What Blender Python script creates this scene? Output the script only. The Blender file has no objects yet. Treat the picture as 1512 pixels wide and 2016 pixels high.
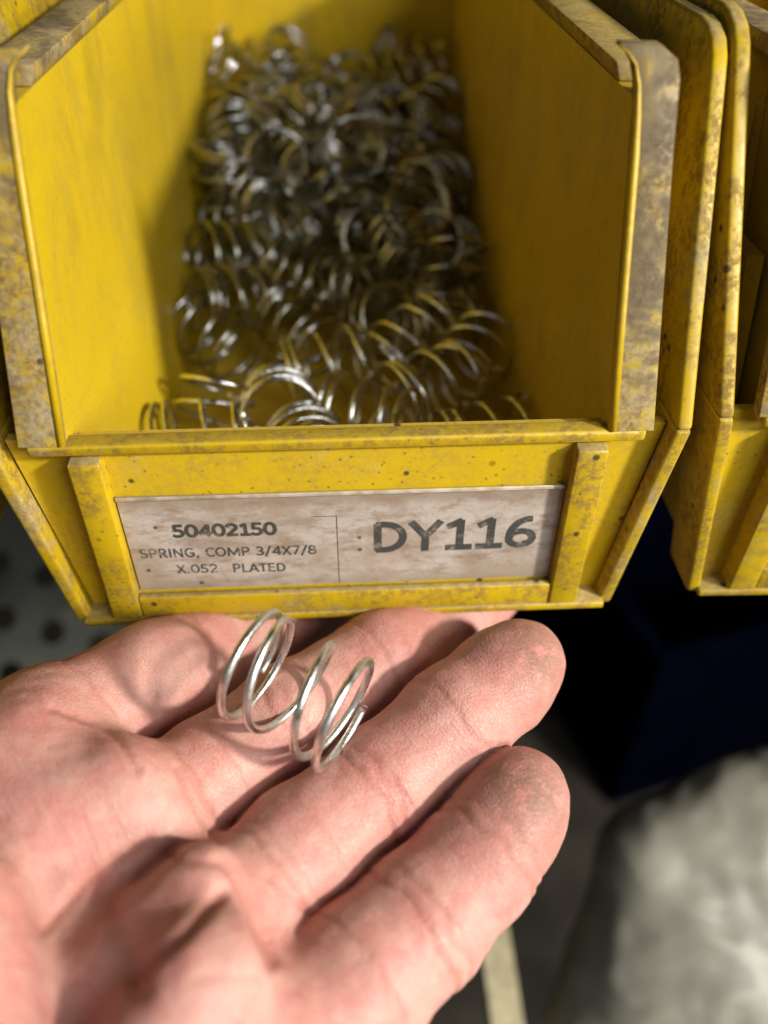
import bpy, bmesh, math, random
import numpy as np
from mathutils import Vector, Matrix, Euler, noise

random.seed(7)
RNG = np.random.default_rng(11)
C = bpy.context.scene.collection
SC = bpy.context.scene
MM = 0.001                      # everything below is measured in millimetres

# ------------------------------------------------------------------ camera
cam_d = bpy.data.cameras.new('camera')
cam = bpy.data.objects.new('camera', cam_d)
C.objects.link(cam)
cam.location = (1.14 * MM, -106.95 * MM, 119.61 * MM)
cam.rotation_euler = (0.8521, -0.0040, -0.0520)
cam_d.sensor_fit = 'AUTO'
cam_d.sensor_width = 36.0
cam_d.lens = 1593.1 * 36.0 / 2016.0
cam_d.clip_start = 0.005
cam_d.clip_end = 20.0
cam_d.dof.use_dof = True
cam_d.dof.focus_distance = 0.138
cam_d.dof.aperture_fstop = 8.0
cam_d.dof.aperture_blades = 0
SC.camera = cam

# ------------------------------------------------------------------ world and lamps
world = bpy.data.worlds.new('World')
SC.world = world
world.use_nodes = True
wb = world.node_tree.nodes['Background']
wb.inputs['Color'].default_value = (0.95, 0.97, 1.0, 1)
wb.inputs['Strength'].default_value = 0.014

def lamp(name, direction, dist, power, size, color, target=(0, 0, 50)):
    d = Vector(direction).normalized()
    ld = bpy.data.lights.new(name, 'AREA')
    ld.shape = 'DISK'
    ld.size = size
    ld.energy = power
    ld.color = color
    o = bpy.data.objects.new(name, ld)
    o.location = (Vector(target) + d * dist) * MM
    o.rotation_euler = d.to_track_quat('Z', 'Y').to_euler()
    C.objects.link(o)
    return o

lamp('ceiling_lamp', (86, -50, 46), 1000, 14.5, 0.09, (1.0, 0.945, 0.86))
lamp('side_lamp', (80, -50, 16), 1000, 5.0, 0.2, (1.0, 0.95, 0.89))
lamp('soft_fill', (58, -72, 62), 1000, 6.0, 0.5, (0.98, 0.97, 0.96))  # unseen broad fill, added from above the camera to soften shadows on the hand

lamp('left_lamp', (-55, -75, 55), 1000, 0.6, 0.6, (0.80, 0.86, 1.0))

SC.view_settings.view_transform = 'Standard'
SC.view_settings.look = 'None'
SC.view_settings.exposure = 0.0
SC.view_settings.gamma = 1.0
SC.cycles.use_denoising = True
SC.cycles.max_bounces = 10
SC.cycles.sample_clamp_indirect = 6.0

# ------------------------------------------------------------------ node helpers
class NT:
    def __init__(self, name):
        self.m = bpy.data.materials.new(name)
        self.m.use_nodes = True
        self.t = self.m.node_tree
        self.bsdf = self.t.nodes['Principled BSDF']
        self.co = self.n('ShaderNodeTexCoord').outputs['Object']
        self.rnd = self.n('ShaderNodeObjectInfo').outputs['Random']
    def n(self, kind, **kw):
        nd = self.t.nodes.new(kind)
        for k, v in kw.items():
            setattr(nd, k, v)
        return nd
    def put(self, sock, val):
        if isinstance(val, bpy.types.NodeSocket):
            self.t.links.new(val, sock)
        elif val is not None:
            if isinstance(val, tuple) and len(val) == 3 and sock.type == 'RGBA':
                val = val + (1,)
            sock.default_value = val
    def math(self, op, a, b=None, c=None, clamp=False):
        nd = self.n('ShaderNodeMath', operation=op, use_clamp=clamp)
        for s, v in zip(nd.inputs, (a, b, c)):
            if v is not None:
                self.put(s, v)
        return nd.outputs[0]
    def noise(self, scale, detail=4, rough=0.55, vec=None, dist=0.0):
        nd = self.n('ShaderNodeTexNoise')
        self.put(nd.inputs['Vector'], vec if vec is not None else self.co)
        nd.inputs['Scale'].default_value = scale
        nd.inputs['Detail'].default_value = detail
        nd.inputs['Roughness'].default_value = rough
        nd.inputs['Distortion'].default_value = dist
        return nd.outputs[0]
    def voronoi(self, scale, vec=None, feature='F1', rand=1.0):
        nd = self.n('ShaderNodeTexVoronoi', feature=feature)
        self.put(nd.inputs['Vector'], vec if vec is not None else self.co)
        nd.inputs['Scale'].default_value = scale
        nd.inputs['Randomness'].default_value = rand
        return nd
    def ramp(self, v, lo, hi, a=0.0, b=1.0):
        nd = self.n('ShaderNodeMapRange', interpolation_type='SMOOTHSTEP')
        self.put(nd.inputs[0], v)
        nd.inputs[1].default_value = lo
        nd.inputs[2].default_value = hi
        nd.inputs[3].default_value = a
        nd.inputs[4].default_value = b
        return nd.outputs[0]
    def mix(self, f, a, b, mode='MIX'):
        nd = self.n('ShaderNodeMix', data_type='RGBA', blend_type=mode)
        self.put(nd.inputs[0], f)
        self.put(nd.inputs[6], a)
        self.put(nd.inputs[7], b)
        return nd.outputs[2]
    def scaled(self, sx, sy, sz, offset=None):
        nd = self.n('ShaderNodeMapping')
        self.put(nd.inputs['Vector'], self.co)
        nd.inputs['Scale'].default_value = (sx, sy, sz)
        if offset is not None:
            self.put(nd.inputs['Location'], offset)
        return nd.outputs[0]
    def shifted(self):
        # every copy of a part gets its own stains
        v = self.n('ShaderNodeVectorMath', operation='ADD')
        self.put(v.inputs[0], self.co)
        cmb = self.n('ShaderNodeCombineXYZ')
        self.put(cmb.inputs[0], self.math('MULTIPLY', self.rnd, 1.7))
        self.put(cmb.inputs[1], self.math('MULTIPLY', self.rnd, 0.9))
        self.put(v.inputs[1], cmb.outputs[0])
        self.co = v.outputs[0]
    def bump(self, h, strength, dist):
        nd = self.n('ShaderNodeBump')
        self.put(nd.inputs['Height'], h)
        nd.inputs['Strength'].default_value = strength
        nd.inputs['Distance'].default_value = dist
        self.put(self.bsdf.inputs['Normal'], nd.outputs[0])
    def set(self, **kw):
        for k, v in kw.items():
            self.put(self.bsdf.inputs[k.replace('_', ' ')], v)
        return self.m

def plastic(name, dust, specks, streaks=0.0, up_dust=0.8, base=(0.47, 0.318, 0.0035)):
    k = NT(name)
    k.shifted()
    big = k.noise(38, 6, 0.62)
    mid = k.noise(150, 5, 0.6, dist=0.6)
    fine = k.noise(900, 3, 0.6)
    tone = k.ramp(k.noise(55, 3), 0.35, 0.7)
    col = k.mix(tone, base, tuple(c * 0.88 for c in base))
    # rubbed-in grime: fine film everywhere, thick tan dust in patches
    film = k.math('MULTIPLY', k.ramp(k.noise(95, 6, 0.68), 0.38, 0.58), 0.20 + 1.5 * dust, clamp=True)
    film = k.math('MULTIPLY', film, k.ramp(k.noise(640, 4, 0.75), 0.40, 0.58, 0.12, 1.0))
    col = k.mix(film, col, (0.17, 0.098, 0.020))
    lo = 0.66 - 0.34 * dust
    patch = k.ramp(k.math('ADD', k.math('MULTIPLY', big, 0.72), k.math('MULTIPLY', mid, 0.28)), lo, lo + 0.13)
    patch = k.math('MULTIPLY', patch, k.ramp(k.noise(420, 5, 0.7), 0.36, 0.60, 0.18, 1.0))
    geo = k.n('ShaderNodeNewGeometry')
    sep = k.n('ShaderNodeSeparateXYZ')
    k.put(sep.inputs[0], geo.outputs['Normal'])
    up = k.ramp(sep.outputs[2], 0.62, 0.95, 0.0, up_dust)
    up = k.math('MULTIPLY', up, k.ramp(mid, 0.30, 0.55, 0.55, 1.0))
    dustm = k.math('MAXIMUM', patch if dust > 0 else k.math('MULTIPLY', patch, 0.0), up)
    col = k.mix(dustm, col, k.mix(k.ramp(fine, 0.3, 0.7), (0.20, 0.148, 0.070), (0.36, 0.285, 0.150)))
    if streaks:
        st = k.noise(1.0, 4, 0.6, vec=k.scaled(260, 50, 22))
        gate = k.noise(30, 3)
        sm = k.math('MULTIPLY', k.ramp(st, 0.50, 0.66), k.ramp(gate, 0.40, 0.58))
        col = k.mix(k.math('MULTIPLY', sm, streaks), col, (0.12, 0.078, 0.02))
        br = k.noise(1.0, 5, 0.7, vec=k.scaled(60, 48, 30), dist=0.7)
        col = k.mix(k.ramp(br, 0.50, 0.64, 0, 0.75 * streaks), col, (0.17, 0.115, 0.035))
    if dust > 0.5:
        gm = k.noise(26, 5, 0.68, dist=0.8)
        gm = k.math('MULTIPLY', k.ramp(gm, 0.50, 0.62), k.ramp(mid, 0.28, 0.5, 0.35, 1.0))
        col = k.mix(k.math('MULTIPLY', gm, 0.85), col, (0.095, 0.068, 0.036))
    # worn-bright edges
    pt = k.ramp(geo.outputs['Pointiness'], 0.54, 0.66, 0.0, 0.55)
    col = k.mix(pt, col, (0.62, 0.43, 0.012))
    # black specks
    v = k.voronoi(260)
    sp = k.ramp(v.outputs['Distance'], 0.10, 0.22, 1.0, 0.0)
    sepc = k.n('ShaderNodeSeparateColor')
    k.put(sepc.inputs[0], v.outputs['Color'])
    on = k.ramp(sepc.outputs[0], 0.97 - 0.5 * specks, 0.99 - 0.5 * specks)
    col = k.mix(k.math('MULTIPLY', k.math('MULTIPLY', sp, on), 0.9), col, (0.035, 0.022, 0.012))
    v2 = k.voronoi(900)
    sp2 = k.ramp(v2.outputs['Distance'], 0.15, 0.35, 1.0, 0.0)
    sc2 = k.n('ShaderNodeSeparateColor')
    k.put(sc2.inputs[0], v2.outputs['Color'])
    on2 = k.math('MULTIPLY', k.ramp(sc2.outputs[1], 0.80, 0.84), k.ramp(mid, 0.40, 0.62))
    col = k.mix(k.math('MULTIPLY', k.math('MULTIPLY', sp2, on2), 0.30 + specks), col, (0.10, 0.062, 0.02))
    rough = k.math('ADD', 0.36, k.math('MULTIPLY', k.math('MAXIMUM', dustm, film), 0.5))
    h = k.math('ADD', k.math('MULTIPLY', fine, 0.5), k.math('MULTIPLY', dustm, 0.35))
    k.bump(h, 0.35, 0.00025)
    return k.set(Base_Color=col, Roughness=rough, Specular_IOR_Level=0.4)

M_FACE = plastic('bin_plastic', 0.42, 0.34)
M_DUSTY = plastic('bin_plastic_dusty', 0.74, 0.26)
M_EDGE = plastic('bin_plastic_edge', 0.06, 0.10, up_dust=0.1)
M_LIP = plastic('bin_plastic_lip', 0.40, 0.30, up_dust=0.22)
M_CLEAN = plastic('bin_plastic_inside', 0.12, 0.06, streaks=0.85, up_dust=0.3)

def metal(name, r0, r1, g=1.0):
    k = NT(name)
    a = k.noise(420, 4, 0.6)
    b = k.noise(1800, 3)
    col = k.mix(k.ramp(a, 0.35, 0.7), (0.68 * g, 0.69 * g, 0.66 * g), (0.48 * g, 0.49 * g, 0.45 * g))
    col = k.mix(k.ramp(k.noise(160, 3), 0.58, 0.72, 0, 0.5), col, (0.48, 0.46, 0.36))
    k.bump(k.math('ADD', a, k.math('MULTIPLY', b, 0.5)), 0.5, 0.00018)
    return k.set(Base_Color=col, Metallic=1.0, Roughness=k.ramp(a, 0.3, 0.75, r0, r1))
M_WIRE_SHADED = metal('zinc_plated_wire_shaded', 0.07, 0.20, 0.72)  # same zinc for the heap, its shade put into a darker base colour
M_WIRE_HELD = metal('zinc_plated_wire_held', 0.24, 0.48, 1.22)  # same zinc, the held spring's lit look put into a paler base colour
M_WIRE_LIT = metal('zinc_plated_wire_lit', 0.12, 0.34, 1.18)  # same zinc for the front row, direct light put into a brighter colour

def paper():
    k = NT('stained_paper')
    a = k.noise(70, 5, 0.65)
    b = k.noise(330, 5, 0.65, vec=k.scaled(0.7, 1, 1.6))
    f = k.noise(1500, 3)
    col = k.mix(k.ramp(a, 0.36, 0.62), (0.45, 0.405, 0.355), (0.33, 0.27, 0.21))
    col = k.mix(k.ramp(b, 0.46, 0.70, 0, 0.75), col, (0.23, 0.16, 0.10))
    col = k.mix(k.ramp(f, 0.5, 0.75, 0, 0.35), col, (0.26, 0.18, 0.11))
    sz = k.n('ShaderNodeSeparateXYZ')
    k.put(sz.inputs[0], k.co)
    zz = k.math('ADD', sz.outputs[2], k.math('MULTIPLY', a, 0.004))
    col = k.mix(k.ramp(zz, 0.0275, 0.0305, 0, 0.6), col, (0.22, 0.155, 0.095))
    col = k.mix(k.ramp(zz, 0.0125, 0.0095, 0, 0.45), col, (0.20, 0.145, 0.095))
    smg = k.noise(1.0, 4, 0.6, vec=k.scaled(60, 60, 190), dist=1.2)
    col = k.mix(k.ramp(smg, 0.52, 0.66, 0, 0.5), col, (0.20, 0.145, 0.10))
    v = k.voronoi(330)
    s = k.n('ShaderNodeSeparateColor')
    k.put(s.inputs[0], v.outputs['Color'])
    sp = k.math('MULTIPLY', k.ramp(v.outputs['Distance'], 0.08, 0.2, 1, 0), k.ramp(s.outputs[0], 0.86, 0.88))
    col = k.mix(k.math('MULTIPLY', sp, 0.9), col, (0.05, 0.03, 0.02))
    k.bump(b, 0.3, 0.0002)
    return k.set(Base_Color=col, Roughness=0.62)
M_PAPER = paper()

def ink():
    k = NT('worn_black_ink')
    a = k.noise(520, 4, 0.7)
    col = k.mix(k.ramp(a, 0.50, 0.72, 0, 0.62), (0.045, 0.048, 0.042), (0.36, 0.28, 0.21))
    return k.set(Base_Color=col, Roughness=0.6)
M_INK = ink()

def flat(name, col, rough, spec=0.3, noise_scale=30, var=0.35):
    k = NT(name)
    a = k.noise(noise_scale, 5, 0.6)
    c = k.mix(k.ramp(a, 0.3, 0.7), col, tuple(x * (1 - var) for x in col))
    return k.set(Base_Color=c, Roughness=rough, Specular_IOR_Level=spec)

# ------------------------------------------------------------------ mesh helpers
def link(name, bm, mat, parent=None, smooth=False, mats=None):
    me = bpy.data.meshes.new(name)
    bmesh.ops.recalc_face_normals(bm, faces=bm.faces)
    for f in bm.faces:
        f.smooth = smooth
    for v in bm.verts:
        v.co *= MM
    bm.to_mesh(me)
    bm.free()
    me.materials.append(mat)
    o = bpy.data.objects.new(name, me)
    C.objects.link(o)
    if parent:
        o.parent = parent
    return o

def thing(name, label, cat, loc=(0, 0, 0), group=None):
    o = bpy.data.objects.new(name, None)
    o.empty_display_size = 0.01
    o.location = Vector(loc) * MM
    C.objects.link(o)
    return tag(o, label, cat, group)

def tag(o, label, cat, group=None, kind=None):
    o['label'] = label
    o['category'] = cat
    if group:
        o['group'] = group
    if kind:
        o['kind'] = kind
    return o

def prism(bm, ring_a, ring_b):
    """closed solid between two matching rings of 3D points"""
    a = [bm.verts.new(p) for p in ring_a]
    b = [bm.verts.new(p) for p in ring_b]
    n = len(a)
    bm.faces.new(a)
    bm.faces.new(list(reversed(b)))
    for i in range(n):
        j = (i + 1) % n
        bm.faces.new((a[j], a[i], b[i], b[j]))

def box(bm, x0, x1, y0, y1, z0, z1):
    prism(bm, [(x0, y0, z0), (x0, y1, z0), (x0, y1, z1), (x0, y0, z1)],
              [(x1, y0, z0), (x1, y1, z0), (x1, y1, z1), (x1, y0, z1)])

def soften(bm, w, seg=2, ang=30):
    bmesh.ops.recalc_face_normals(bm, faces=bm.faces)
    es = [e for e in bm.edges if len(e.link_faces) == 2 and e.calc_face_angle(0) > math.radians(ang)]
    bmesh.ops.bevel(bm, geom=es, offset=w, segments=seg, profile=0.5, affect='EDGES', clamp_overlap=True)

def flipx(bm):
    for v in bm.verts:
        v.co.x = -v.co.x

# ------------------------------------------------------------------ the yellow hopper bin
H, ZT, DEPTH = 41.6, 90.0, 238.0
def slope(z):
    return max(0.0, 0.392 * (z - H))

def make_bin(label, group):
    root = thing('hopper_bin', label, 'storage bin', group=group)
    # front panel, recessed between the side frames
    bm = bmesh.new()
    def wx(z):
        return 49.4 + (z / H) * 5.6
    prism(bm, [(-wx(1.5), 3.4, 1.5), (wx(1.5), 3.4, 1.5), (wx(41), 3.4, 41), (-wx(41), 3.4, 41)],
              [(-wx(1.5), 5.4, 1.5), (wx(1.5), 5.4, 1.5), (wx(41), 5.4, 41), (-wx(41), 5.4, 41)])
    link('front_panel', bm, M_FACE, root)
    # raised label field on the panel
    bm = bmesh.new()
    box(bm, -42.0, 42.0, 1.5, 3.38, 1.4, 39.7)
    link('label_field', bm, M_FACE, root)
    # lip
    bm = bmesh.new()
    box(bm, -50.6, 50.6, -0.2, 3.6, 39.75, 42.0)
    soften(bm, 0.75, 3)
    link('front_lip', bm, M_LIP, root, True)
    # two upright ribs holding the label
    for s in (-1, 1):
        bm = bmesh.new()
        prism(bm, [(39.3, -1.2, 1.62), (44.9, -1.2, 1.62), (44.6, -1.2, 38.8), (39.2, -1.2, 38.8)],
                  [(39.3, 3.38, 1.62), (44.9, 3.38, 1.62), (44.6, 3.38, 39.4), (39.2, 3.38, 39.4)])
        soften(bm, 0.45, 2)
        if s < 0:
            flipx(bm)
        link('label_rib', bm, M_FACE, root, True)
    bm = bmesh.new()
    box(bm, -39.25, 39.25, -0.9, 0.75, 1.62, 6.9)
    soften(bm, 0.4, 2)
    link('label_bar', bm, M_FACE, root, True)
    # bottom ledge and floor
    bm = bmesh.new()
    box(bm, -50.5, 50.5, -1.3, 8.0, 0.0, 1.6)
    soften(bm, 0.35, 2)
    link('bottom_ledge', bm, M_FACE, root, True)
    bm = bmesh.new()
    box(bm, -44.0, 44.0, 8.02, DEPTH, 0.8, 3.0)
    link('floor_plate', bm, M_CLEAN, root)
    bm = bmesh.new()
    box(bm, -44.1, 44.1, DEPTH - 2.5, DEPTH, 3.02, 104)
    link('back_wall', bm, M_CLEAN, root)
    for s in (-1, 1):
        def fin(b, name, mat, smooth=False):
            if s < 0:
                flipx(b)
            return link(name, b, mat, root, smooth)
        # inner wall (lower part leans out, upper part upright, front edge slopes back)
        bm = bmesh.new()
        for z0, z1, xa, xb in ((3.02, H, 42.3, 44.3), (H, ZT - 2.3, 44.3, 44.2)):
            y0a, y1a = (3.62 if z0 < H else slope(z0) + 1.6), DEPTH - 2.52
            y0b = slope(z1) + (3.62 if z1 <= H else 1.6)
            prism(bm, [(xa, y0a, z0), (xa, y1a, z0), (xb, y1a, z1), (xb, y0b, z1)],
                      [(xa + 2.3, y0a, z0), (xa + 2.3, y1a, z0), (xb + 2.3, y1a, z1), (xb + 2.3, y0b, z1)])
        fin(bm, 'inner_wall', M_CLEAN)
        # flange that frames the opening, with its hooked tab on top
        bm = bmesh.new()
        prof = [(44.3, H + 0.2), (51.7, H + 0.2), (50.5, 80.0), (50.4, 90.0), (49.8, 92.4), (47.2, 94.2),
                (41.3, 94.4), (41.2, 93.9), (42.4, 93.3), (43.4, 91.9), (44.1, 89.4), (44.3, 85.5)]
        prism(bm, [(x, slope(z) - 0.1, z) for x, z in prof], [(x, slope(z) + 2.4, z) for x, z in prof])
        soften(bm, 0.8, 3, 50)
        fin(bm, 'opening_flange', M_DUSTY, True)
        # clean rolled edge along the inside of the flange
        bm = bmesh.new()
        xin = [(H + 0.4, 44.25), (60.0, 44.25), (81.0, 44.2), (86.0, 44.15), (89.4, 43.95), (91.9, 43.3), (93.3, 42.4), (94.1, 41.2)]
        rings = []
        for q, (z, x) in enumerate(xin):
            th = 0.75 * (1.0 if z < 86 else max(0.35, 1 - (z - 86) / 10))
            dx, dz = ((1, 0) if z < 86 else (0.75, 0.66) if z < 93 else (0.1, 0.99))
            cy = slope(z) + 0.35
            rings.append([bm.verts.new((x + dx * 0.55 + dx * th * math.cos(a), cy + 0.8 * math.sin(a), z + dz * th * math.cos(a) * 0.6))
                          for a in [2 * math.pi * i / 10 for i in range(10)]])
        for r0, r1 in zip(rings[:-1], rings[1:]):
            for i in range(10):
                bm.faces.new((r0[i], r0[(i + 1) % 10], r1[(i + 1) % 10], r1[i]))
        bm.faces.new(rings[0][::-1])
        bm.faces.new(rings[-1])
        fin(bm, 'rolled_edge', M_EDGE, True)
        # stacking ledge along the top of the wall
        bm = bmesh.new()
        prism(bm, [(43.2, 27.5, 90.6), (51.6, 27.5, 90.6), (51.6, 27.5, 87.8), (44.2, 27.5, 87.8)],
                  [(43.2, DEPTH - 2.6, 90.6), (51.6, DEPTH - 2.6, 90.6), (51.6, DEPTH - 2.6, 87.8), (44.2, DEPTH - 2.6, 87.8)])
        soften(bm, 0.3, 2)
        fin(bm, 'stacking_ledge', M_DUSTY, True)
        # web at the bottom of the groove between flange and outer frame
        bm = bmesh.new()
        prism(bm, [(46.7, 16.0, 8), (55.5, 16.0, H), (57.8, 44.0, 88.0), (46.7, 44.0, 88.0)],
                  [(46.7, 18.0, 8), (55.5, 18.0, H), (57.8, 46.0, 88.0), (46.7, 46.0, 88.0)])
        fin(bm, 'groove_web', M_FACE)
        # outer frame: a thin wall that follows the whole outline
        bm = bmesh.new()
        T = 2.7
        def xo(z):
            return 52.3 + z / H * 6.0 if z <= H else 58.3 + (z - H) * 2.3 / 47.0
        lower = [(0.0, 0.0), (11.0, 0.0), (15.0, H), (0.0, H)]
        prism(bm, [(xo(z) - T, y, z) for y, z in lower], [(xo(z), y, z) for y, z in lower])
        soften(bm, 0.7, 3, 40)
        b2 = bmesh.new()
        top = 95.0
        up = [(0.0, H), (15.0, H), (36.0, 62.0), (DEPTH, 62.0), (DEPTH, top)]
        arc = [(37.0, top), (33.5, 94.5), (30.4, 93.2), (28.2, 91.2), (26.6, 88.7)]
        pol = up + arc
        prism(b2, [(xo(z) - T, y, z) for y, z in pol], [(xo(z), y, z) for y, z in pol])
        soften(b2, 0.7, 3, 40)
        tmp = bpy.data.meshes.new('tmp')
        b2.to_mesh(tmp)
        b2.free()
        bm.from_mesh(tmp)
        bpy.data.meshes.remove(tmp)
        fin(bm, 'outer_frame', M_FACE, True)
        # lower body wall set behind the frame
        bm = bmesh.new()
        prism(bm, [(46.0, 8.1, 0.8), (46.0, DEPTH, 0.8), (49.0, DEPTH, 61.0), (49.0, 20.2, 61.0)],
                  [(48.6, 8.1, 0.8), (48.6, DEPTH, 0.8), (52.0, DEPTH, 61.0), (52.0, 20.2, 61.0)])
        fin(bm, 'body_wall', M_FACE)
    return root

def copy_tree(o, parent=None):
    c = o.copy()
    C.objects.link(c)
    if parent:
        c.parent = parent
    for ch in list(o.children):
        copy_tree(ch, c)
    return c

BG = 'yellow hopper bins standing side by side'
bin_a = make_bin('worn yellow plastic hopper bin full of coil springs, in the middle with the DY116 label', BG)
bin_b = copy_tree(bin_a)
bin_b.location = Vector((120.0, 0.4, 0.4)) * MM
bin_b.rotation_euler = (0, math.radians(1.2), math.radians(-0.5))
bin_b['label'] = 'dusty yellow hopper bin cut off by the right edge, beside the spring bin'
bin_c = copy_tree(bin_a)
bin_c.location = Vector((-124.5, 2.0, -0.5)) * MM
bin_c['label'] = 'yellow hopper bin glimpsed at the top left corner, beside the spring bin'

# ------------------------------------------------------------------ paper label with print
def make_label():
    bm = bmesh.new()
    box(bm, -38.9, 38.9, 1.0, 1.3, 7.3, 30.0)
    for v in bm.verts:
        v.co.z += 0.004 * v.co.x * -1 if v.co.z > 20 else 0
    o = link('label_card', bm, M_PAPER)
    tag(o, 'stained paper label reading 50402150 and DY116 in the front of the yellow bin', 'label')
    def arc(cx, cy, rx, ry, a0, a1, n=10):
        return [(cx + rx * math.cos(math.radians(a0 + (a1 - a0) * i / n)), cy + ry * math.sin(math.radians(a0 + (a1 - a0) * i / n))) for i in range(n + 1)]
    G = {   # glyph strokes on a unit cap height: width, strokes
        '0': (.56, [arc(.28, .5, .23, .45, 90, 450, 24)]),
        '1': (.50, [[(.08, .78), (.29, .95), (.29, .03)], [(.07, .05), (.49, .05)]]),
        '2': (.54, [arc(.26, .70, .21, .25, 165, -30, 12) + [(.06, .05), (.49, .05)]]),
        '3': (.53, [arc(.23, .72, .20, .23, 140, -90, 12), arc(.23, .27, .23, .22, 90, -140, 12)]),
        '4': (.58, [[(.42, .02), (.42, .95), (.04, .27), (.55, .27)]]),
        '5': (.54, [[(.45, .95), (.13, .95), (.11, .55)] + arc(.22, .31, .24, .26, 100, -140, 12)]),
        '6': (.56, [arc(.29, .29, .21, .24, 90, 450, 20), [(.43, .94)] + arc(.42, .34, .34, .60, 95, 180, 8)]),
        '7': (.52, [[(.05, .95), (.47, .95), (.17, .02)]]),
        '8': (.55, [arc(.27, .73, .18, .21, 90, 450, 18), arc(.27, .27, .22, .22, 90, 450, 18)]),
        '/': (.40, [[(.03, -.12), (.36, 1.02)]]),
        '.': (.26, [[(.12, .01), (.12, .11)]]),
        ',': (.26, [[(.14, .10), (.08, -.13)]]),
        ' ': (.26, []),
        'S': (.50, [arc(.25, .72, .18, .22, 35, 250, 12) + arc(.23, .28, .20, .23, 75, -145, 12)]),
        'P': (.54, [[(.10, 0), (.10, .95), (.26, .95)] + arc(.26, .70, .21, .25, 90, -90, 10) + [(.10, .45)]]),
        'R': (.56, [[(.10, 0), (.10, .95), (.25, .95)] + arc(.25, .71, .20, .24, 90, -90, 10) + [(.10, .47)], [(.28, .47), (.50, 0)]]),
        'I': (.25, [[(.12, 0), (.12, .95)]]),
        'N': (.66, [[(.10, 0), (.10, .95), (.55, .03), (.55, .95)]]),
        'G': (.64, [arc(.35, .49, .28, .46, 50, 318, 18) + [(.57, .45), (.37, .45)]]),
        'C': (.56, [arc(.34, .49, .27, .46, 50, 310, 18)]),
        'O': (.68, [arc(.34, .49, .28, .45, 90, 450, 24)]),
        'M': (.84, [[(.09, 0), (.12, .95), (.42, .12), (.72, .95), (.75, 0)]]),
        'X': (.56, [[(.04, 0), (.51, .95)], [(.05, .95), (.52, 0)]]),
        'L': (.45, [[(.10, .95), (.10, .05), (.43, .05)]]),
        'A': (.60, [[(.03, 0), (.30, .95), (.57, 0)], [(.13, .30), (.47, .30)]]),
        'T': (.52, [[(.02, .92), (.50, .92)], [(.26, .92), (.26, 0)]]),
        'E': (.50, [[(.45, .05), (.10, .05), (.10, .95), (.44, .95)], [(.10, .51), (.41, .51)]]),
        'D': (.62, [[(.10, .05), (.10, .92), (.22, .92)] + arc(.22, .485, .33, .435, 90, -90, 14) + [(.10, .05)]]),
        'Y': (.56, [[(.03, .95), (.28, .47), (.28, 0)], [(.53, .95), (.28, .47)]]),
    }
    def text(body, x0, x1, zb, zh, bold, tilt=0.0):
        width = sum(G[ch][0] + .05 for ch in body) - .05
        sx = (x1 - x0) / width
        bm = bmesh.new()
        pen = 0.0
        cnt = [0]
        def quad(p, q, w):
            d = ((q[0] - p[0]) ** 2 + (q[1] - p[1]) ** 2) ** .5 or 1e-6
            nx, nz = -(q[1] - p[1]) / d * w / 2, (q[0] - p[0]) / d * w / 2
            ex, ez = (q[0] - p[0]) / d * w * .22, (q[1] - p[1]) / d * w * .22
            cnt[0] += 1
            y = 0.97 - 0.0006 * (cnt[0] % 40)
            bm.faces.new([bm.verts.new((x, y, z)) for x, z in
                          ((p[0] - ex + nx, p[1] - ez + nz), (p[0] - ex - nx, p[1] - ez - nz),
                           (q[0] + ex - nx, q[1] + ez - nz), (q[0] + ex + nx, q[1] + ez + nz))])
        for ch in body:
            for st in G[ch][1]:
                pts = [(x0 + (pen + a) * sx, zb + b * zh + tilt * (pen + a) * sx) for a, b in st]
                for p, q in zip(pts[:-1], pts[1:]):
                    quad(p, q, bold * zh)
            pen += G[ch][0] + .05
        p = link('printed_text', bm, M_INK, o)
        p['label'] = 'printed text ' + body
        return p
    text('50402150', -30.6, -12.2, 20.6, 2.85, 0.25, -0.004)
    text('SPRING, COMP 3/4X7/8', -37.3, -5.2, 15.7, 2.2, 0.165, -0.012)
    text('X.052   PLATED', -31.3, -11.2, 11.5, 2.15, 0.165, -0.02)
    text('DY116', 5.0, 35.2, 15.4, 7.2, 0.2, 0.006)
    # thin printed rule that frames the left half
    bm = bmesh.new()
    box(bm, -5.4, -1.25, 0.95, 1.0, 24.4, 24.52)
    box(bm, -1.37, -1.25, 0.95, 1.0, 7.4, 24.38)
    link('printed_rule', bm, M_INK, o)
    # raised clear edge of the sleeve the paper sits in
    bm = bmesh.new()
    box(bm, -39.0, 39.0, 0.5, 0.94, 29.5, 30.3)
    soften(bm, 0.15, 2)
    k = NT('dusty_clear_plastic')
    m = k.set(Base_Color=k.mix(k.ramp(k.noise(260, 4), 0.35, 0.65), (0.62, 0.56, 0.46), (0.42, 0.34, 0.22)), Roughness=0.35,
              Transmission_Weight=0.25)
    link('sleeve_edge', bm, m, o, True)
    return o
make_label()

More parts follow.
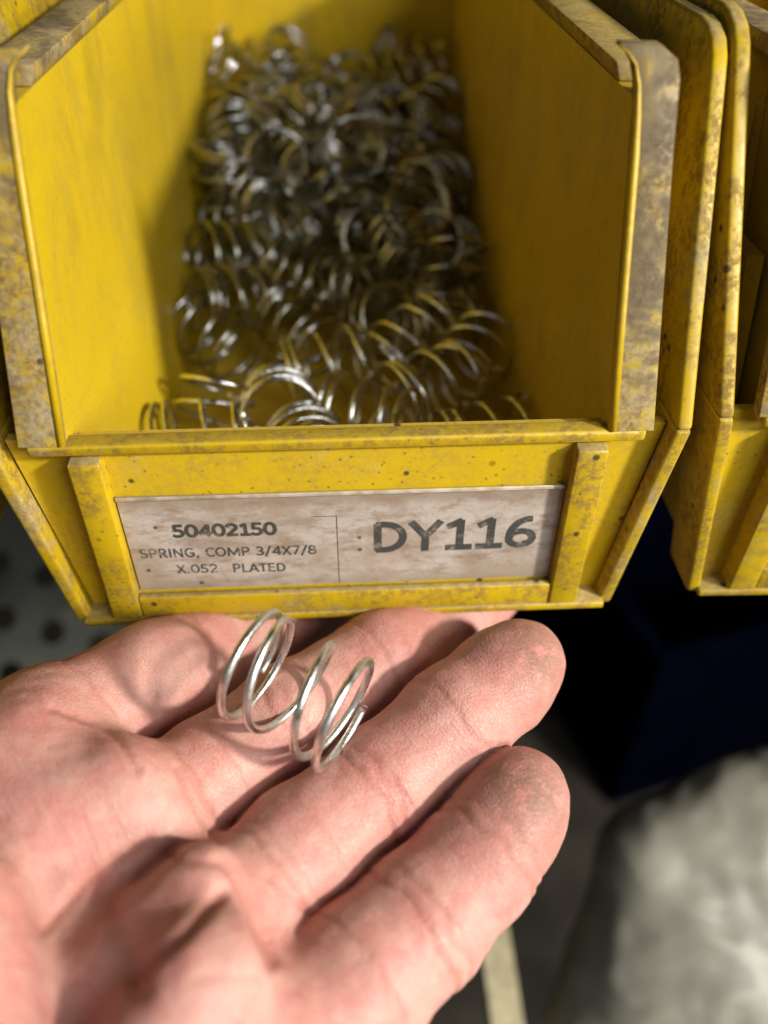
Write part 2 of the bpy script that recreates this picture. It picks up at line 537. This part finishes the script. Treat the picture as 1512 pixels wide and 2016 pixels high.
# ------------------------------------------------------------------ measured pose of the hand and of the spring it holds (mm)
FINGERS = {
    'index': [(-50.40, -25.45, -1.12, 11.80), (-35.87, -11.79, -4.19, 11.10), (-19.82, 3.75, -12.69, 11.20), (-6.90, 19.00, -16.47, 10.00), (4.63, 35.38, -18.42, 8.00)],
    'middle': [(-31.41, -41.06, -0.47, 10.20), (-23.22, -32.53, -3.61, 9.70), (-10.83, -21.66, -3.50, 9.50), (6.37, -8.60, -5.41, 9.60), (21.51, 6.55, -10.48, 8.90), (34.23, 21.77, -16.45, 7.80)],
    'ring': [(-17.82, -56.52, -1.19, 9.80), (-7.86, -45.69, -3.81, 9.70), (4.69, -35.21, -5.11, 9.70), (18.40, -24.87, -1.39, 9.40), (27.46, -17.70, -0.46, 9.00), (31.82, -13.95, -0.05, 8.20)],
    'little': [(-9.60, -72.76, -2.49, 10.40), (-0.16, -65.01, -4.44, 10.00), (9.87, -56.56, -5.38, 9.55), (19.26, -48.69, -4.30, 8.90), (24.96, -42.50, -3.04, 8.30), (27.52, -39.14, -2.15, 7.75)],
}
PALM = [
    ((-49.58, -24.79, -0.65, 12.00), (-77.96, -57.80, 1.94, 15.00)),
    ((-32.36, -39.13, -3.98, 11.00), (-66.11, -69.59, -1.46, 15.00)),
    ((-18.53, -55.31, -3.17, 10.00), (-53.24, -80.43, -3.63, 15.00)),
    ((-9.73, -71.32, -3.46, 10.00), (-42.36, -89.85, -7.15, 15.00)),
    ((-36.38, -57.65, -9.54, 12.50), (-44.55, -76.09, -14.14, 15.00)),
]
PADS = [
    ((-50.10, -35.64, 5.36, 11.00), (-64.29, -43.74, 3.06, 14.00)),
    ((-34.99, -41.68, 6.36, 9.00), (-44.52, -46.23, 4.47, 11.00)),
    ((-20.63, -57.21, 8.96, 6.00), (-30.61, -66.28, 4.80, 7.00)),
    ((-18.44, -68.57, 10.57, 8.00), (-23.88, -79.24, 7.00, 10.00)),
    ((-52.26, -63.34, 13.00, 11.00), (-47.25, -80.39, 6.69, 14.00)),
]
PALM_FOLDS = [
    ([(-25.49, -41.14, 13.82), (-23.41, -44.17, 10.48), (-21.68, -46.71, 7.70), (-19.69, -48.52, 5.76)], 0.45, 0.50),
    ([(-11.69, -55.10, 7.87), (-8.48, -57.25, 5.61), (-6.51, -58.70, 4.08)], 0.40, 0.50),
    ([(-16.45, -58.88, 21.47), (-14.93, -59.87, 20.44), (-13.28, -62.28, 17.80), (-11.60, -65.22, 14.55), (-10.41, -67.93, 11.53)], 0.90, 0.80),
    ([(-15.95, -61.60, 18.40), (-20.81, -64.74, 14.51), (-27.69, -67.94, 10.42)], 1.00, 0.90),
    ([(-41.59, -58.78, 4.81), (-36.10, -55.15, 9.30), (-32.42, -53.38, 11.55), (-27.30, -51.87, 13.60)], 0.80, 0.80),
    ([(-34.84, -55.27, 12.28), (-32.63, -58.74, 8.46), (-30.43, -62.43, 4.39), (-29.54, -65.16, 1.33)], 0.70, 1.60),
    ([(-17.62, -73.11, 23.38), (-13.80, -73.02, 23.73), (-10.01, -73.62, 23.29)], 0.30, 0.50),
    ([(-27.11, -52.25, 13.18), (-23.73, -53.79, 11.64), (-19.61, -54.46, 11.13)], 0.50, 0.70),
    ([(-44.85, -31.99, 16.96), (-38.04, -33.85, 15.26), (-34.69, -35.95, 13.08), (-32.29, -38.70, 10.09)], 0.50, 0.60),
]
SACK = [
    ((115.10, 33.74, -191.22, 15.00), (148.13, 42.03, -188.50, 22.00)),
    ((148.13, 42.03, -188.50, 22.00), (192.16, 52.00, -183.03, 26.00)),
    ((115.10, 33.74, -191.22, 15.00), (109.65, 13.18, -212.66, 16.00)),
    ((109.65, 13.18, -212.66, 16.00), (94.31, -13.79, -235.76, 22.00)),
    ((138.31, 14.23, -219.26, 36.00), (194.74, 23.54, -220.40, 50.00)),
    ((121.22, -5.36, -234.08, 36.00), (188.27, -12.96, -249.80, 55.00)),
]
HELD_LOC, HELD_AXIS, HELD_UP = (-8.15, -27.94, 13.73), (0.8507, -0.5094, -0.1326), (0.4501, 0.5734, 0.6846)

# ------------------------------------------------------------------ coil springs
def spring_mesh(name, ts, zs, R=8.87, r=0.66, per=30, sides=8, wob=0.0, seed=0, mat=None):
    t = np.linspace(ts[0], ts[-1], int((ts[-1] - ts[0]) * per) + 1)
    z = np.interp(t, ts, zs)
    ker = np.hanning(max(3, int(per * 0.45)) | 1)
    ker /= ker.sum()
    zp = np.pad(z, len(ker) // 2, mode='reflect', reflect_type='odd')
    z = np.convolve(zp, ker, mode='valid')
    z = z - (zs[0] + zs[-1]) / 2
    rg = np.random.default_rng(seed)
    ph = rg.random(3) * 6.28
    a = t * 2 * np.pi
    Rr = R + wob * np.sin(a * 0.37 + ph[0])
    P = np.stack([Rr * np.cos(a), Rr * np.sin(a), z], 1)
    T = np.gradient(P, axis=0)
    T /= np.linalg.norm(T, axis=1)[:, None]
    rad = np.stack([np.cos(a), np.sin(a), 0 * a], 1)
    B = np.cross(T, rad)
    B /= np.linalg.norm(B, axis=1)[:, None]
    N = np.cross(B, T)
    ring = np.linspace(0, 2 * np.pi, sides, endpoint=False)
    n = len(t)
    V = P[:, None, :] + r * (np.cos(ring)[None, :, None] * N[:, None, :] + np.sin(ring)[None, :, None] * B[:, None, :])
    V = V.reshape(-1, 3)
    F = []
    for i in range(n - 1):
        for j in range(sides):
            k = (j + 1) % sides
            F.append((i * sides + j, i * sides + k, (i + 1) * sides + k, (i + 1) * sides + j))
    F.append(tuple(range(sides)))
    F.append(tuple(range((n - 1) * sides, n * sides))[::-1])
    me = bpy.data.meshes.new(name)
    me.from_pydata([tuple(v) for v in V * MM], [], F)
    me.polygons.foreach_set('use_smooth', [True] * len(F))
    me.materials.append(mat or M_WIRE_SHADED)
    me.update()
    return me

HELD = spring_mesh('coil_spring', [-0.3, 0, 1, 2, 2.75, 3.1, 3.76], [-0.4, 0, 2.2, 10.9, 16.9, 17.6, 18.3], R=8.8, r=0.69, per=56, sides=14, wob=0.25, seed=3, mat=M_WIRE_HELD)
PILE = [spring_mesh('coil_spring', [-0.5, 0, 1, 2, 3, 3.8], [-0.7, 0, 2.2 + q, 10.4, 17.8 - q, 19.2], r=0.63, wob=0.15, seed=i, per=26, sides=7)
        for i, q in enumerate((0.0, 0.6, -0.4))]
FRONT = []
for me_ in PILE:
    FRONT.append(me_.copy())
    FRONT[-1].materials[0] = M_WIRE_LIT

def spring(me, loc, axis, roll, label, group=None, up=None):
    a = Vector(axis).normalized()
    u = Vector(up) if up else a.orthogonal()
    u = (u - a * u.dot(a)).normalized()
    m = Matrix((u, a.cross(u), a)).transposed() @ Matrix.Rotation(roll, 3, 'Z')
    o = bpy.data.objects.new('coil_spring', me)
    o.matrix_world = Matrix.Translation(Vector(loc) * MM) @ m.to_4x4()
    C.objects.link(o)
    return tag(o, label, 'spring', group)

# the one in the hand (axis and up worked out from its coils)
Mc = Euler(cam.rotation_euler).to_matrix()
spring(HELD, HELD_LOC, HELD_AXIS, 0.0,
       'bright zinc plated coil spring lying across the fingers of the open hand', up=HELD_UP)

PG = 'coil springs inside the yellow bin'
front = [
    (0, (-14.4, 53.0, 12.6), (0.12, -1, 0.40), 0.4, 'shiny coil spring standing end on at the front, its ring above the other end-on spring'),
    (1, (-7.6, 37.5, 11.5), (0.16, -1, 0.30), 2.0, 'end-on coil spring half hidden right behind the middle of the front lip'),
    (2, (-31.0, 52.0, 9.5), (0.24, 0.60, 0.76), 1.0, 'coil spring leaning upright by the left wall, behind the one lying along the lip'),
    (0, (-31.0, 40.0, 13.8), (1, 0.03, 0.08), 0.2, 'coil spring lying along the front lip at the left wall'),
    (1, (6.8, 48.0, 12.8), (0.78, -0.50, 0.10), 3.0, 'coil spring lying aslant just right of the two end-on springs'),
    (2, (20.5, 58.0, 14.0), (0.85, 0.48, 0.02), 0.9, 'larger looking arched coil spring behind the right half of the front row'),
    (0, (15.5, 36.5, 11.0), (0.98, -0.2, 0.0), 5.0, 'coil spring mostly hidden below the lip, right of centre'),
    (1, (32.0, 39.0, 11.6), (0.97, 0.25, 0.03), 1.7, 'coil spring by the right wall with two arcs showing over the lip'),
    (2, (-4.0, 71.5, 12.8), (0.97, 0.22, 0.08), 2.4, 'coil spring lying crosswise behind the end-on ring, in front of the heap'),
    (0, (17.0, 76.0, 15.5), (0.75, 0.6, 0.25), 4.4, 'coil spring behind the arched one, leaning on the toe of the heap'),
    (1, (33.5, 72.0, 14.0), (0.55, 0.8, 0.1), 0.0, 'coil spring against the right wall at the toe of the heap'),
]
for k, loc, ax, roll, lab in front:
    spring(FRONT[k], loc, ax, roll, lab, PG)

def heap_top(x, y):
    pts = ((80, 12), (95, 22), (120, 30), (160, 40), (200, 47), (236, 53))
    h = np.interp(y, [p[0] for p in pts], [p[1] for p in pts])
    h += 5.0 * max(0.0, min(1.0, (2 - x) / 14)) * (1 if y > 130 else 0.3)
    return h + 3.0 * math.sin(x * 0.11 + y * 0.05) - (4 if x < -20 and y < 120 else 0)
placed = []
tries = 0
while len(placed) < 165 and tries < 30000:
    tries += 1
    x, y = random.uniform(-34.0, 32.0), random.uniform(86, 226)
    top = heap_top(x, y)
    z = top - 4 - abs(random.gauss(0, 8))
    if z < 12.5:
        z = 12.5 + random.random()
    if any((x - a) ** 2 + (y - b) ** 2 + ((z - c) * 1.2) ** 2 < 13.6 ** 2 for a, b, c in placed):
        continue
    placed.append((x, y, z))
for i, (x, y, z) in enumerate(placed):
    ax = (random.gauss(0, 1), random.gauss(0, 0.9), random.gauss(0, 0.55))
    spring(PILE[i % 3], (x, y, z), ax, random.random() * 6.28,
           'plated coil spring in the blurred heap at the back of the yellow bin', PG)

# ------------------------------------------------------------------ implicit surface -> mesh
def surface_nets(d, origin, h):
    nx, ny, nz = d.shape
    ins = d < 0
    c = np.zeros((nx - 1, ny - 1, nz - 1), np.int8)
    for i in (0, 1):
        for j in (0, 1):
            for k in (0, 1):
                c += ins[i:nx - 1 + i, j:ny - 1 + j, k:nz - 1 + k]
    act = (c > 0) & (c < 8)
    idx = np.full(act.shape, -1, np.int64)
    I, J, K = np.nonzero(act)
    idx[I, J, K] = np.arange(len(I))
    acc = np.zeros((len(I), 3))
    cnt = np.zeros(len(I))
    cs = [(i, j, k) for i in (0, 1) for j in (0, 1) for k in (0, 1)]
    for a in cs:
        for ax in range(3):
            if a[ax]:
                continue
            b = list(a)
            b[ax] = 1
            da = d[I + a[0], J + a[1], K + a[2]]
            db = d[I + b[0], J + b[1], K + b[2]]
            m = (da < 0) != (db < 0)
            t = da[m] / (da[m] - db[m])
            p = np.tile(np.array(a, float), (m.sum(), 1))
            p[:, ax] += t
            acc[m] += p
            cnt[m] += 1
    V = acc / cnt[:, None] + np.stack([I, J, K], 1)
    V = V * h + np.array(origin)
    F = []
    for ax in range(3):
        sl0 = [slice(None)] * 3
        sl1 = [slice(None)] * 3
        sl0[ax] = slice(0, -1)
        sl1[ax] = slice(1, None)
        m = ins[tuple(sl0)] != ins[tuple(sl1)]
        P = np.argwhere(m)
        o1, o2 = [(1, 2), (2, 0), (0, 1)][ax]
        ok = (P[:, o1] > 0) & (P[:, o2] > 0) & (P[:, o1] < d.shape[o1] - 1) & (P[:, o2] < d.shape[o2] - 1)
        P = P[ok]
        q = []
        for s1, s2 in ((0, 0), (-1, 0), (-1, -1), (0, -1)):
            Q = P.copy()
            Q[:, o1] += s1
            Q[:, o2] += s2
            q.append(idx[Q[:, 0], Q[:, 1], Q[:, 2]])
        q = np.stack(q, 1)
        fl = ins[P[:, 0], P[:, 1], P[:, 2]]
        q[~fl] = q[~fl][:, ::-1]
        F.append(q)
    return V, np.concatenate(F)

class Field:
    def __init__(self, lo, hi, h):
        self.lo, self.h = np.array(lo, float), h
        n = np.ceil((np.array(hi) - self.lo) / h).astype(int) + 1
        self.n = n
        self.ax = [self.lo[i] + h * np.arange(n[i]) for i in range(3)]
    def empty(self):
        return np.full(tuple(self.n), 30.0, np.float32)
    def cone(self, d, A, B, k):
        """smooth-union a tapered capsule (x,y,z,r)->(x,y,z,r) into d"""
        A, B = np.array(A), np.array(B)
        m = max(A[3], B[3]) + 14
        lo = np.maximum(((np.minimum(A[:3], B[:3]) - m - self.lo) / self.h).astype(int), 0)
        hi = np.minimum(((np.maximum(A[:3], B[:3]) + m - self.lo) / self.h).astype(int) + 1, self.n)
        if np.any(hi <= lo):
            return
        s = tuple(slice(a, b) for a, b in zip(lo, hi))
        x = self.ax[0][s[0]][:, None, None] - A[0]
        y = self.ax[1][s[1]][None, :, None] - A[1]
        z = self.ax[2][s[2]][None, None, :] - A[2]
        ab = B[:3] - A[:3]
        L2 = ab @ ab + 1e-9
        t = np.clip((x * ab[0] + y * ab[1] + z * ab[2]) / L2, 0, 1)
        e = np.sqrt((x - t * ab[0]) ** 2 + (y - t * ab[1]) ** 2 + (z - t * ab[2]) ** 2) - (A[3] + t * (B[3] - A[3]))
        d[s] = smin(d[s], e.astype(np.float32), k)

def smin(a, b, k):
    h = np.clip(0.5 + 0.5 * (b - a) / k, 0, 1)
    return b + (a - b) * h - k * h * (1 - h)

def mesh_from(name, V, F, mat):
    me = bpy.data.meshes.new(name)
    me.vertices.add(len(V))
    me.vertices.foreach_set('co', (V * MM).astype(np.float32).ravel())
    me.loops.add(len(F) * 4)
    me.loops.foreach_set('vertex_index', F.astype(np.int32).ravel())
    me.polygons.add(len(F))
    me.polygons.foreach_set('loop_start', np.arange(0, len(F) * 4, 4, dtype=np.int32))
    me.polygons.foreach_set('use_smooth', np.ones(len(F), bool))
    me.materials.append(mat)
    me.update(calc_edges=True)
    me.validate()
    return me

# ------------------------------------------------------------------ the hand
def skin():
    k = NT('skin')
    def attr(nm):
        return k.n('ShaderNodeAttribute', attribute_name=nm).outputs['Fac']
    grime, crease, pad = attr('grime'), attr('crease'), attr('pad')
    a = k.noise(95, 5, 0.65)
    b = k.noise(330, 4, 0.6)
    f = k.noise(1600, 3, 0.6)
    col = k.mix(k.ramp(a, 0.38, 0.62), (0.54, 0.285, 0.235), (0.51, 0.215, 0.18))
    col = k.mix(k.ramp(b, 0.40, 0.70, 0, 0.35), col, (0.60, 0.37, 0.29))
    col = k.mix(k.math('MULTIPLY', pad, 0.45), col, (0.54, 0.215, 0.185))
    col = k.mix(k.math('MULTIPLY', crease, 0.55), col, (0.38, 0.13, 0.09))
    col = k.mix(k.ramp(f, 0.55, 0.75, 0, 0.22), col, (0.64, 0.41, 0.33))
    g = k.math('MULTIPLY', grime, k.ramp(k.math('ADD', k.math('MULTIPLY', b, 0.6), k.math('MULTIPLY', f, 0.4)), 0.34, 0.56))
    col = k.mix(k.math('MULTIPLY', g, 0.74), col, (0.20, 0.115, 0.075))
    # skin relief: fine cross-hatched lines, pores, print ridges on the pads
    nd = k.n('ShaderNodeTexWave', wave_type='RINGS', rings_direction='SPHERICAL')
    uv = k.n('ShaderNodeAttribute', attribute_name='tipco').outputs['Vector']
    k.put(nd.inputs['Vector'], uv)
    nd.inputs['Scale'].default_value = 420.0
    nd.inputs['Distortion'].default_value = 3.5
    nd.inputs['Detail'].default_value = 1.0
    nd.inputs['Detail Scale'].default_value = 0.6
    along = k.n('ShaderNodeAttribute', attribute_name='fingerco').outputs['Vector']
    mp = k.n('ShaderNodeMapping')
    k.put(mp.inputs['Vector'], along)
    mp.inputs['Scale'].default_value = (1.0, 0.16, 0.16)
    lines = k.noise(1500, 3, 0.7, vec=mp.outputs[0])
    vor = k.voronoi(1300, feature='DISTANCE_TO_EDGE')
    cell = k.ramp(vor.outputs['Distance'], 0.0, 0.12)
    h = k.math('ADD', k.math('MULTIPLY', lines, 0.9), k.math('MULTIPLY', cell, 0.16))
    h = k.math('ADD', h, k.math('MULTIPLY', k.math('MULTIPLY', nd.outputs[1], pad), 0.07))
    h = k.math('ADD', h, k.math('MULTIPLY', b, 0.5))
    k.bump(h, 0.75, 0.00035)
    k.m.displacement_method = 'BUMP'
    return k.set(Base_Color=col, Roughness=k.ramp(f, 0.3, 0.7, 0.42, 0.6), Specular_IOR_Level=0.42,
                 Subsurface_Weight=0.32, Subsurface_Radius=(1.0, 0.36, 0.2), Subsurface_Scale=0.0022)
M_SKIN = skin()

def make_hand():
    h = 0.62
    fl = Field((-100, -100, -34), (46, 48, 52), h)
    palm = fl.empty()
    for a, b in PALM:
        fl.cone(palm, a, b, 9.0)
    for i, (a, b) in enumerate(PADS):
        fl.cone(palm, a, b, 7.0 if i < 2 else 4.0)
    body = palm
    for name in ('index', 'middle', 'ring', 'little'):
        ch = FINGERS[name]
        d = fl.empty()
        for a, b in zip(ch[:-1], ch[1:]):
            fl.cone(d, a, b, 3.0)
        # fleshy swellings between the joints
        body_k = 0.9
        # blend strongly with the palm near the base, hardly at all with the neighbours
        X = fl.ax[0][:, None, None] - ch[0][0]
        Y = fl.ax[1][None, :, None] - ch[0][1]
        Z = fl.ax[2][None, None, :] - ch[0][2]
        ax = np.array(ch[1][:3]) - np.array(ch[0][:3])
        ax /= np.linalg.norm(ax)
        s = X * ax[0] + Y * ax[1] + Z * ax[2]
        kk = (0.8 + 5.0 * np.clip(1 - (s + 2.0) / 9.0, 0, 1)).astype(np.float32)
        hh = np.clip(0.5 + 0.5 * (d - body) / kk, 0, 1)
        body = d + (body - d) * hh - kk * hh * (1 - hh)
    V, F = surface_nets(body, fl.lo, h)
    # light relaxation
    E = np.concatenate([F[:, [0, 1]], F[:, [1, 2]], F[:, [2, 3]], F[:, [3, 0]]])
    for _ in range(3):
        acc = np.zeros_like(V)
        cnt = np.zeros(len(V))
        for k in range(3):
            acc[:, k] = np.bincount(E[:, 0], V[E[:, 1], k], len(V)) + np.bincount(E[:, 1], V[E[:, 0], k], len(V))
        cnt = np.bincount(E[:, 0], minlength=len(V)) + np.bincount(E[:, 1], minlength=len(V))
        V = V * 0.5 + 0.5 * acc / cnt[:, None]
    # vertex normals
    fn = np.cross(V[F[:, 2]] - V[F[:, 0]], V[F[:, 3]] - V[F[:, 1]])
    N = np.zeros_like(V)
    for j in range(4):
        for k in range(3):
            N[:, k] += np.bincount(F[:, j], fn[:, k], len(V))
    N /= np.linalg.norm(N, axis=1)[:, None] + 1e-9
    nz = np.array([noise.noise(Vector(p * 0.16)) + 0.5 * noise.noise(Vector(p * 0.4)) for p in V])
    V = V + N * (0.22 * nz)[:, None]
    # nearest finger, its axial coordinate, and the folds of the joints
    crease = np.zeros(len(V))
    pad = np.zeros(len(V))
    grime = np.zeros(len(V))
    fco = np.zeros_like(V)
    tipco = np.zeros_like(V)
    best = np.full(len(V), 1e9)
    owner = np.zeros(len(V), int)
    names = list(FINGERS)
    for fi, nm in enumerate(names):
        ch = np.array(FINGERS[nm])
        s0 = 0.0
        for A, B in zip(ch[:-1], ch[1:]):
            ab = B[:3] - A[:3]
            L = np.linalg.norm(ab)
            t = (V - A[:3]) @ ab / L ** 2
            tc = np.clip(t, 0, 1)
            dist = np.linalg.norm(V - (A[:3] + tc[:, None] * ab), axis=1) - (A[3] + tc * (B[3] - A[3]))
            m = dist < best
            best[m] = dist[m]
            owner[m] = fi
            fco[m, 0] = s0 + t[m] * L
            s0 += L
        last = ch[-1]
        ax = ch[-1][:3] - ch[-3][:3]
        ax /= np.linalg.norm(ax)
        me_ = owner == fi
        q = V - (last[:3] + np.array([0, -2, 6.0]))
        tipco[me_] = q[me_]
        pd = np.clip(1 - np.linalg.norm(V - last[:3] + ax * 4, axis=1) / 17.0, 0, 1)
        pad = np.maximum(pad, np.where(me_, np.clip(pd * 2.2, 0, 1), 0))
        if nm in ('ring', 'little'):
            gr = np.clip(1.25 - np.linalg.norm(V - (last[:3] + np.array([0, -3, 5.0])), axis=1) / 12.0, 0, 1)
            grime = np.maximum(grime, np.where(me_, gr, 0))
    fco[:, 1] = V[:, 1] + V[:, 2]
    fco[:, 2] = V[:, 2] - V[:, 1]
    wob = np.array([noise.noise(Vector(p * 0.22)) for p in V])
    CREASES = {'index': [(6, .22), (27, .3)], 'middle': [(4.5, .3), (24.5, .35), (27, .2), (47, .3)],
               'ring': [(6, .3), (8.3, .2), (26.5, .42), (29.0, .3), (48, .28)],
               'little': [(12, .3), (22, .38), (24.4, .28), (40, .36), (42.2, .25)]}
    dsp = np.zeros(len(V))
    for fi, nm in enumerate(names):
        m = owner == fi
        for s, dep in CREASES[nm]:
            g = np.exp(-((fco[:, 0] + 1.4 * wob - s) / 0.55) ** 2) * m * np.clip(2.0 - best, 0, 1)
            dsp += 0.75 * dep * g
            crease = np.maximum(crease, g * dep / 0.42)
            dsp -= 0.10 * dep * np.exp(-((fco[:, 0] + 1.4 * wob - s) / 2.4) ** 2) * m * np.clip(2.0 - best, 0, 1)
    # folds of the palm: polylines on its surface, seen along its facing direction
    for pts, dep, sig in PALM_FOLDS:
        P = np.array(pts)
        D = P.mean(0) - np.array([1.14, -106.95, 119.61])
        D /= np.linalg.norm(D)
        near = (np.linalg.norm(V - P.mean(0), axis=1) < 45) & (N @ D < 0.1)
        Q = V[near]
        best_d = np.full(len(Q), 1e9)
        for A, B in zip(P[:-1], P[1:]):
            ab = (B - A) - D * ((B - A) @ D)
            w = (Q - A) - np.outer((Q - A) @ D, D)
            t = np.clip(w @ ab / (ab @ ab), 0, 1)
            best_d = np.minimum(best_d, np.linalg.norm(w - t[:, None] * ab, axis=1))
        g = np.exp(-((best_d + 0.25 * wob[near]) / sig) ** 2)
        dsp[near] += dep * g - 0.25 * dep * np.exp(-(best_d / (sig * 3.2)) ** 2)
        crease[near] = np.maximum(crease[near], g * min(1.0, dep))
    V = V - N * dsp[:, None]
    me = mesh_from('hand', V, F, M_SKIN)
    for nm, val in (('crease', crease), ('pad', pad), ('grime', grime)):
        me.attributes.new(nm, 'FLOAT', 'POINT').data.foreach_set('value', val.astype(np.float32))
    for nm, val in (('fingerco', fco), ('tipco', tipco)):
        me.attributes.new(nm, 'FLOAT_VECTOR', 'POINT').data.foreach_set('vector', (val * MM).astype(np.float32).ravel())
    o = bpy.data.objects.new('hand', me)
    C.objects.link(o)
    return tag(o, 'bare open hand, palm up, holding a coil spring on its fingers below the yellow bin', 'hand')
make_hand()

# ------------------------------------------------------------------ what shows below and behind
# perforated grey panel, lower left
def make_panel():
    bm = bmesh.new()
    P, R, n = 27.0, 7.0, 12
    for i in range(-7, 7):
        for j in range(-5, 6):
            cx, cy = (i + (0.5 if j % 2 else 0)) * P, j * P
            sq = []
            for k in range(n):
                a = 2 * math.pi * k / n + math.pi / 4
                c_, s_ = math.cos(a), math.sin(a)
                f = (P / 2) / max(abs(c_), abs(s_))
                sq.append((cx + c_ * f, cy + s_ * f))
            ci = [(cx + R * math.cos(2 * math.pi * k / n + math.pi / 4), cy + R * math.sin(2 * math.pi * k / n + math.pi / 4)) for k in range(n)]
            for zz, flip in ((0, 0), (-2.0, 1)):
                o_ = [bm.verts.new((x, y, zz)) for x, y in sq]
                i_ = [bm.verts.new((x, y, zz)) for x, y in ci]
                for k in range(n):
                    q = (o_[k], o_[(k + 1) % n], i_[(k + 1) % n], i_[k])
                    bm.faces.new(q if not flip else q[::-1])
                if zz == 0:
                    i0 = i_
                else:
                    for k in range(n):
                        bm.faces.new((i0[k], i0[(k + 1) % n], i_[(k + 1) % n], i_[k]))
    o = link('perforated_panel', bm, flat('grey_steel', (0.095, 0.10, 0.085), 0.5, noise_scale=18, var=0.6))
    o.location = Vector((-190, 215, -190)) * MM
    o.rotation_euler = (math.radians(38), math.radians(12), math.radians(-14))
    return tag(o, 'dull grey perforated metal panel with round holes below the bins at the left', 'panel')
make_panel()

# dark tub on the floor, right
bm = bmesh.new()
for a, b in (((-150, 150), (-110, -104)), ((-150, 150), (104, 110))):
    box(bm, a[0], a[1], b[0], b[1], 0, 230)
box(bm, -150, -144, -103.9, 103.9, 0, 230)
box(bm, 144, 150, -103.9, 103.9, 0, 230)
box(bm, -143.9, 143.9, -103.9, 103.9, 0, 6)
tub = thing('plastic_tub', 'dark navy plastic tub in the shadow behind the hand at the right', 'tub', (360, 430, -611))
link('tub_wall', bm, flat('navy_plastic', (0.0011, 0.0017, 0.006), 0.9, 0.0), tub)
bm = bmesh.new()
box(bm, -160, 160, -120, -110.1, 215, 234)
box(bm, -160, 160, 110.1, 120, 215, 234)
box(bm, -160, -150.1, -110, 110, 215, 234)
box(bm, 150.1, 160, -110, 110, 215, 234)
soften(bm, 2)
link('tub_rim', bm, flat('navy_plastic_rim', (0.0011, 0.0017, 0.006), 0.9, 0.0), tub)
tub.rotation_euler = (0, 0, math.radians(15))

# floor
bm = bmesh.new()
S = 6000
vs = [bm.verts.new(p) for p in ((-S, -S, -612), (S, -S, -612), (S, S, -612), (-S, S, -612))]
bm.faces.new(vs)
fl_o = link('floor', bm, flat('dark_concrete', (0.045, 0.038, 0.027), 0.7, noise_scale=9, var=0.75))
fl_o['kind'] = 'structure'

# pale wooden batten
def bar(name, A, B, w, t, mat):
    A, B = Vector(A), Vector(B)
    d = (B - A).normalized()
    s = d.cross(Vector((0, -0.7, 0.7))).normalized()
    u = s.cross(d)
    bm = bmesh.new()
    r = [(-w / 2, -t / 2), (w / 2, -t / 2), (w / 2, t / 2), (-w / 2, t / 2)]
    prism(bm, [A + s * x + u * y for x, y in r], [B + s * x + u * y for x, y in r])
    soften(bm, 0.6)
    return link(name, bm, mat, None, False)
k = NT('pale_wood')
gr = k.noise(1.0, 4, 0.6, vec=k.scaled(220, 220, 8))
wood = k.set(Base_Color=k.mix(k.ramp(gr, 0.3, 0.7), (0.50, 0.44, 0.27), (0.36, 0.31, 0.19)), Roughness=0.6)
tag(bar('wooden_batten', (53, 70, -222), (58, -190, -252), 12.5, 9.0, wood),
    'narrow pale wooden batten standing out of the dark below the fingers', 'batten')

# crumpled plastic sack, lower right
def make_sack():
    h = 3.2
    fl = Field((40, -190, -340), (340, 130, -90), h)
    d = fl.empty()
    pts = SACK
    for a, b in pts:
        fl.cone(d, a, b, 22.0)
    V, F = surface_nets(d, fl.lo, h)
    fn = np.cross(V[F[:, 2]] - V[F[:, 0]], V[F[:, 3]] - V[F[:, 1]])
    N = np.zeros_like(V)
    for j in range(4):
        for k in range(3):
            N[:, k] += np.bincount(F[:, j], fn[:, k], len(V))
    N /= np.linalg.norm(N, axis=1)[:, None] + 1e-9
    dd = []
    for p in V:
        q = Vector(p)
        w = Vector((noise.noise(q * 0.02), noise.noise(q * 0.02 + Vector((7, 3, 1))), noise.noise(q * 0.02 + Vector((2, 9, 4)))))
        q2 = q + w * 22
        r1 = 1 - abs(noise.noise(q2 * 0.022)) * 2
        r2 = 1 - abs(noise.noise(q2 * 0.05 + Vector((5, 5, 5)))) * 2
        r3 = 1 - abs(noise.noise(q2 * 0.11 + Vector((1, 8, 3)))) * 2
        dd.append(1.2 * r1 + 1.9 * r2 + 0.7 * r3)
    V = V + N * np.array(dd)[:, None]
    k = NT('cloudy_plastic_film')
    a = k.noise(11, 3, 0.5, dist=1.0)
    m = k.set(Base_Color=k.mix(k.ramp(a, 0.3, 0.7), (0.27, 0.26, 0.21), (0.22, 0.212, 0.17)), Roughness=0.45,
              Specular_IOR_Level=0.4, Subsurface_Weight=0.75, Subsurface_Radius=(1.0, 0.97, 0.85), Subsurface_Scale=0.016)
    me = mesh_from('plastic_sack', V, F, m)
    o = bpy.data.objects.new('plastic_sack', me)
    C.objects.link(o)
    return tag(o, 'crumpled grey green plastic sack in the lower right corner, out of focus', 'sack')
make_sack()
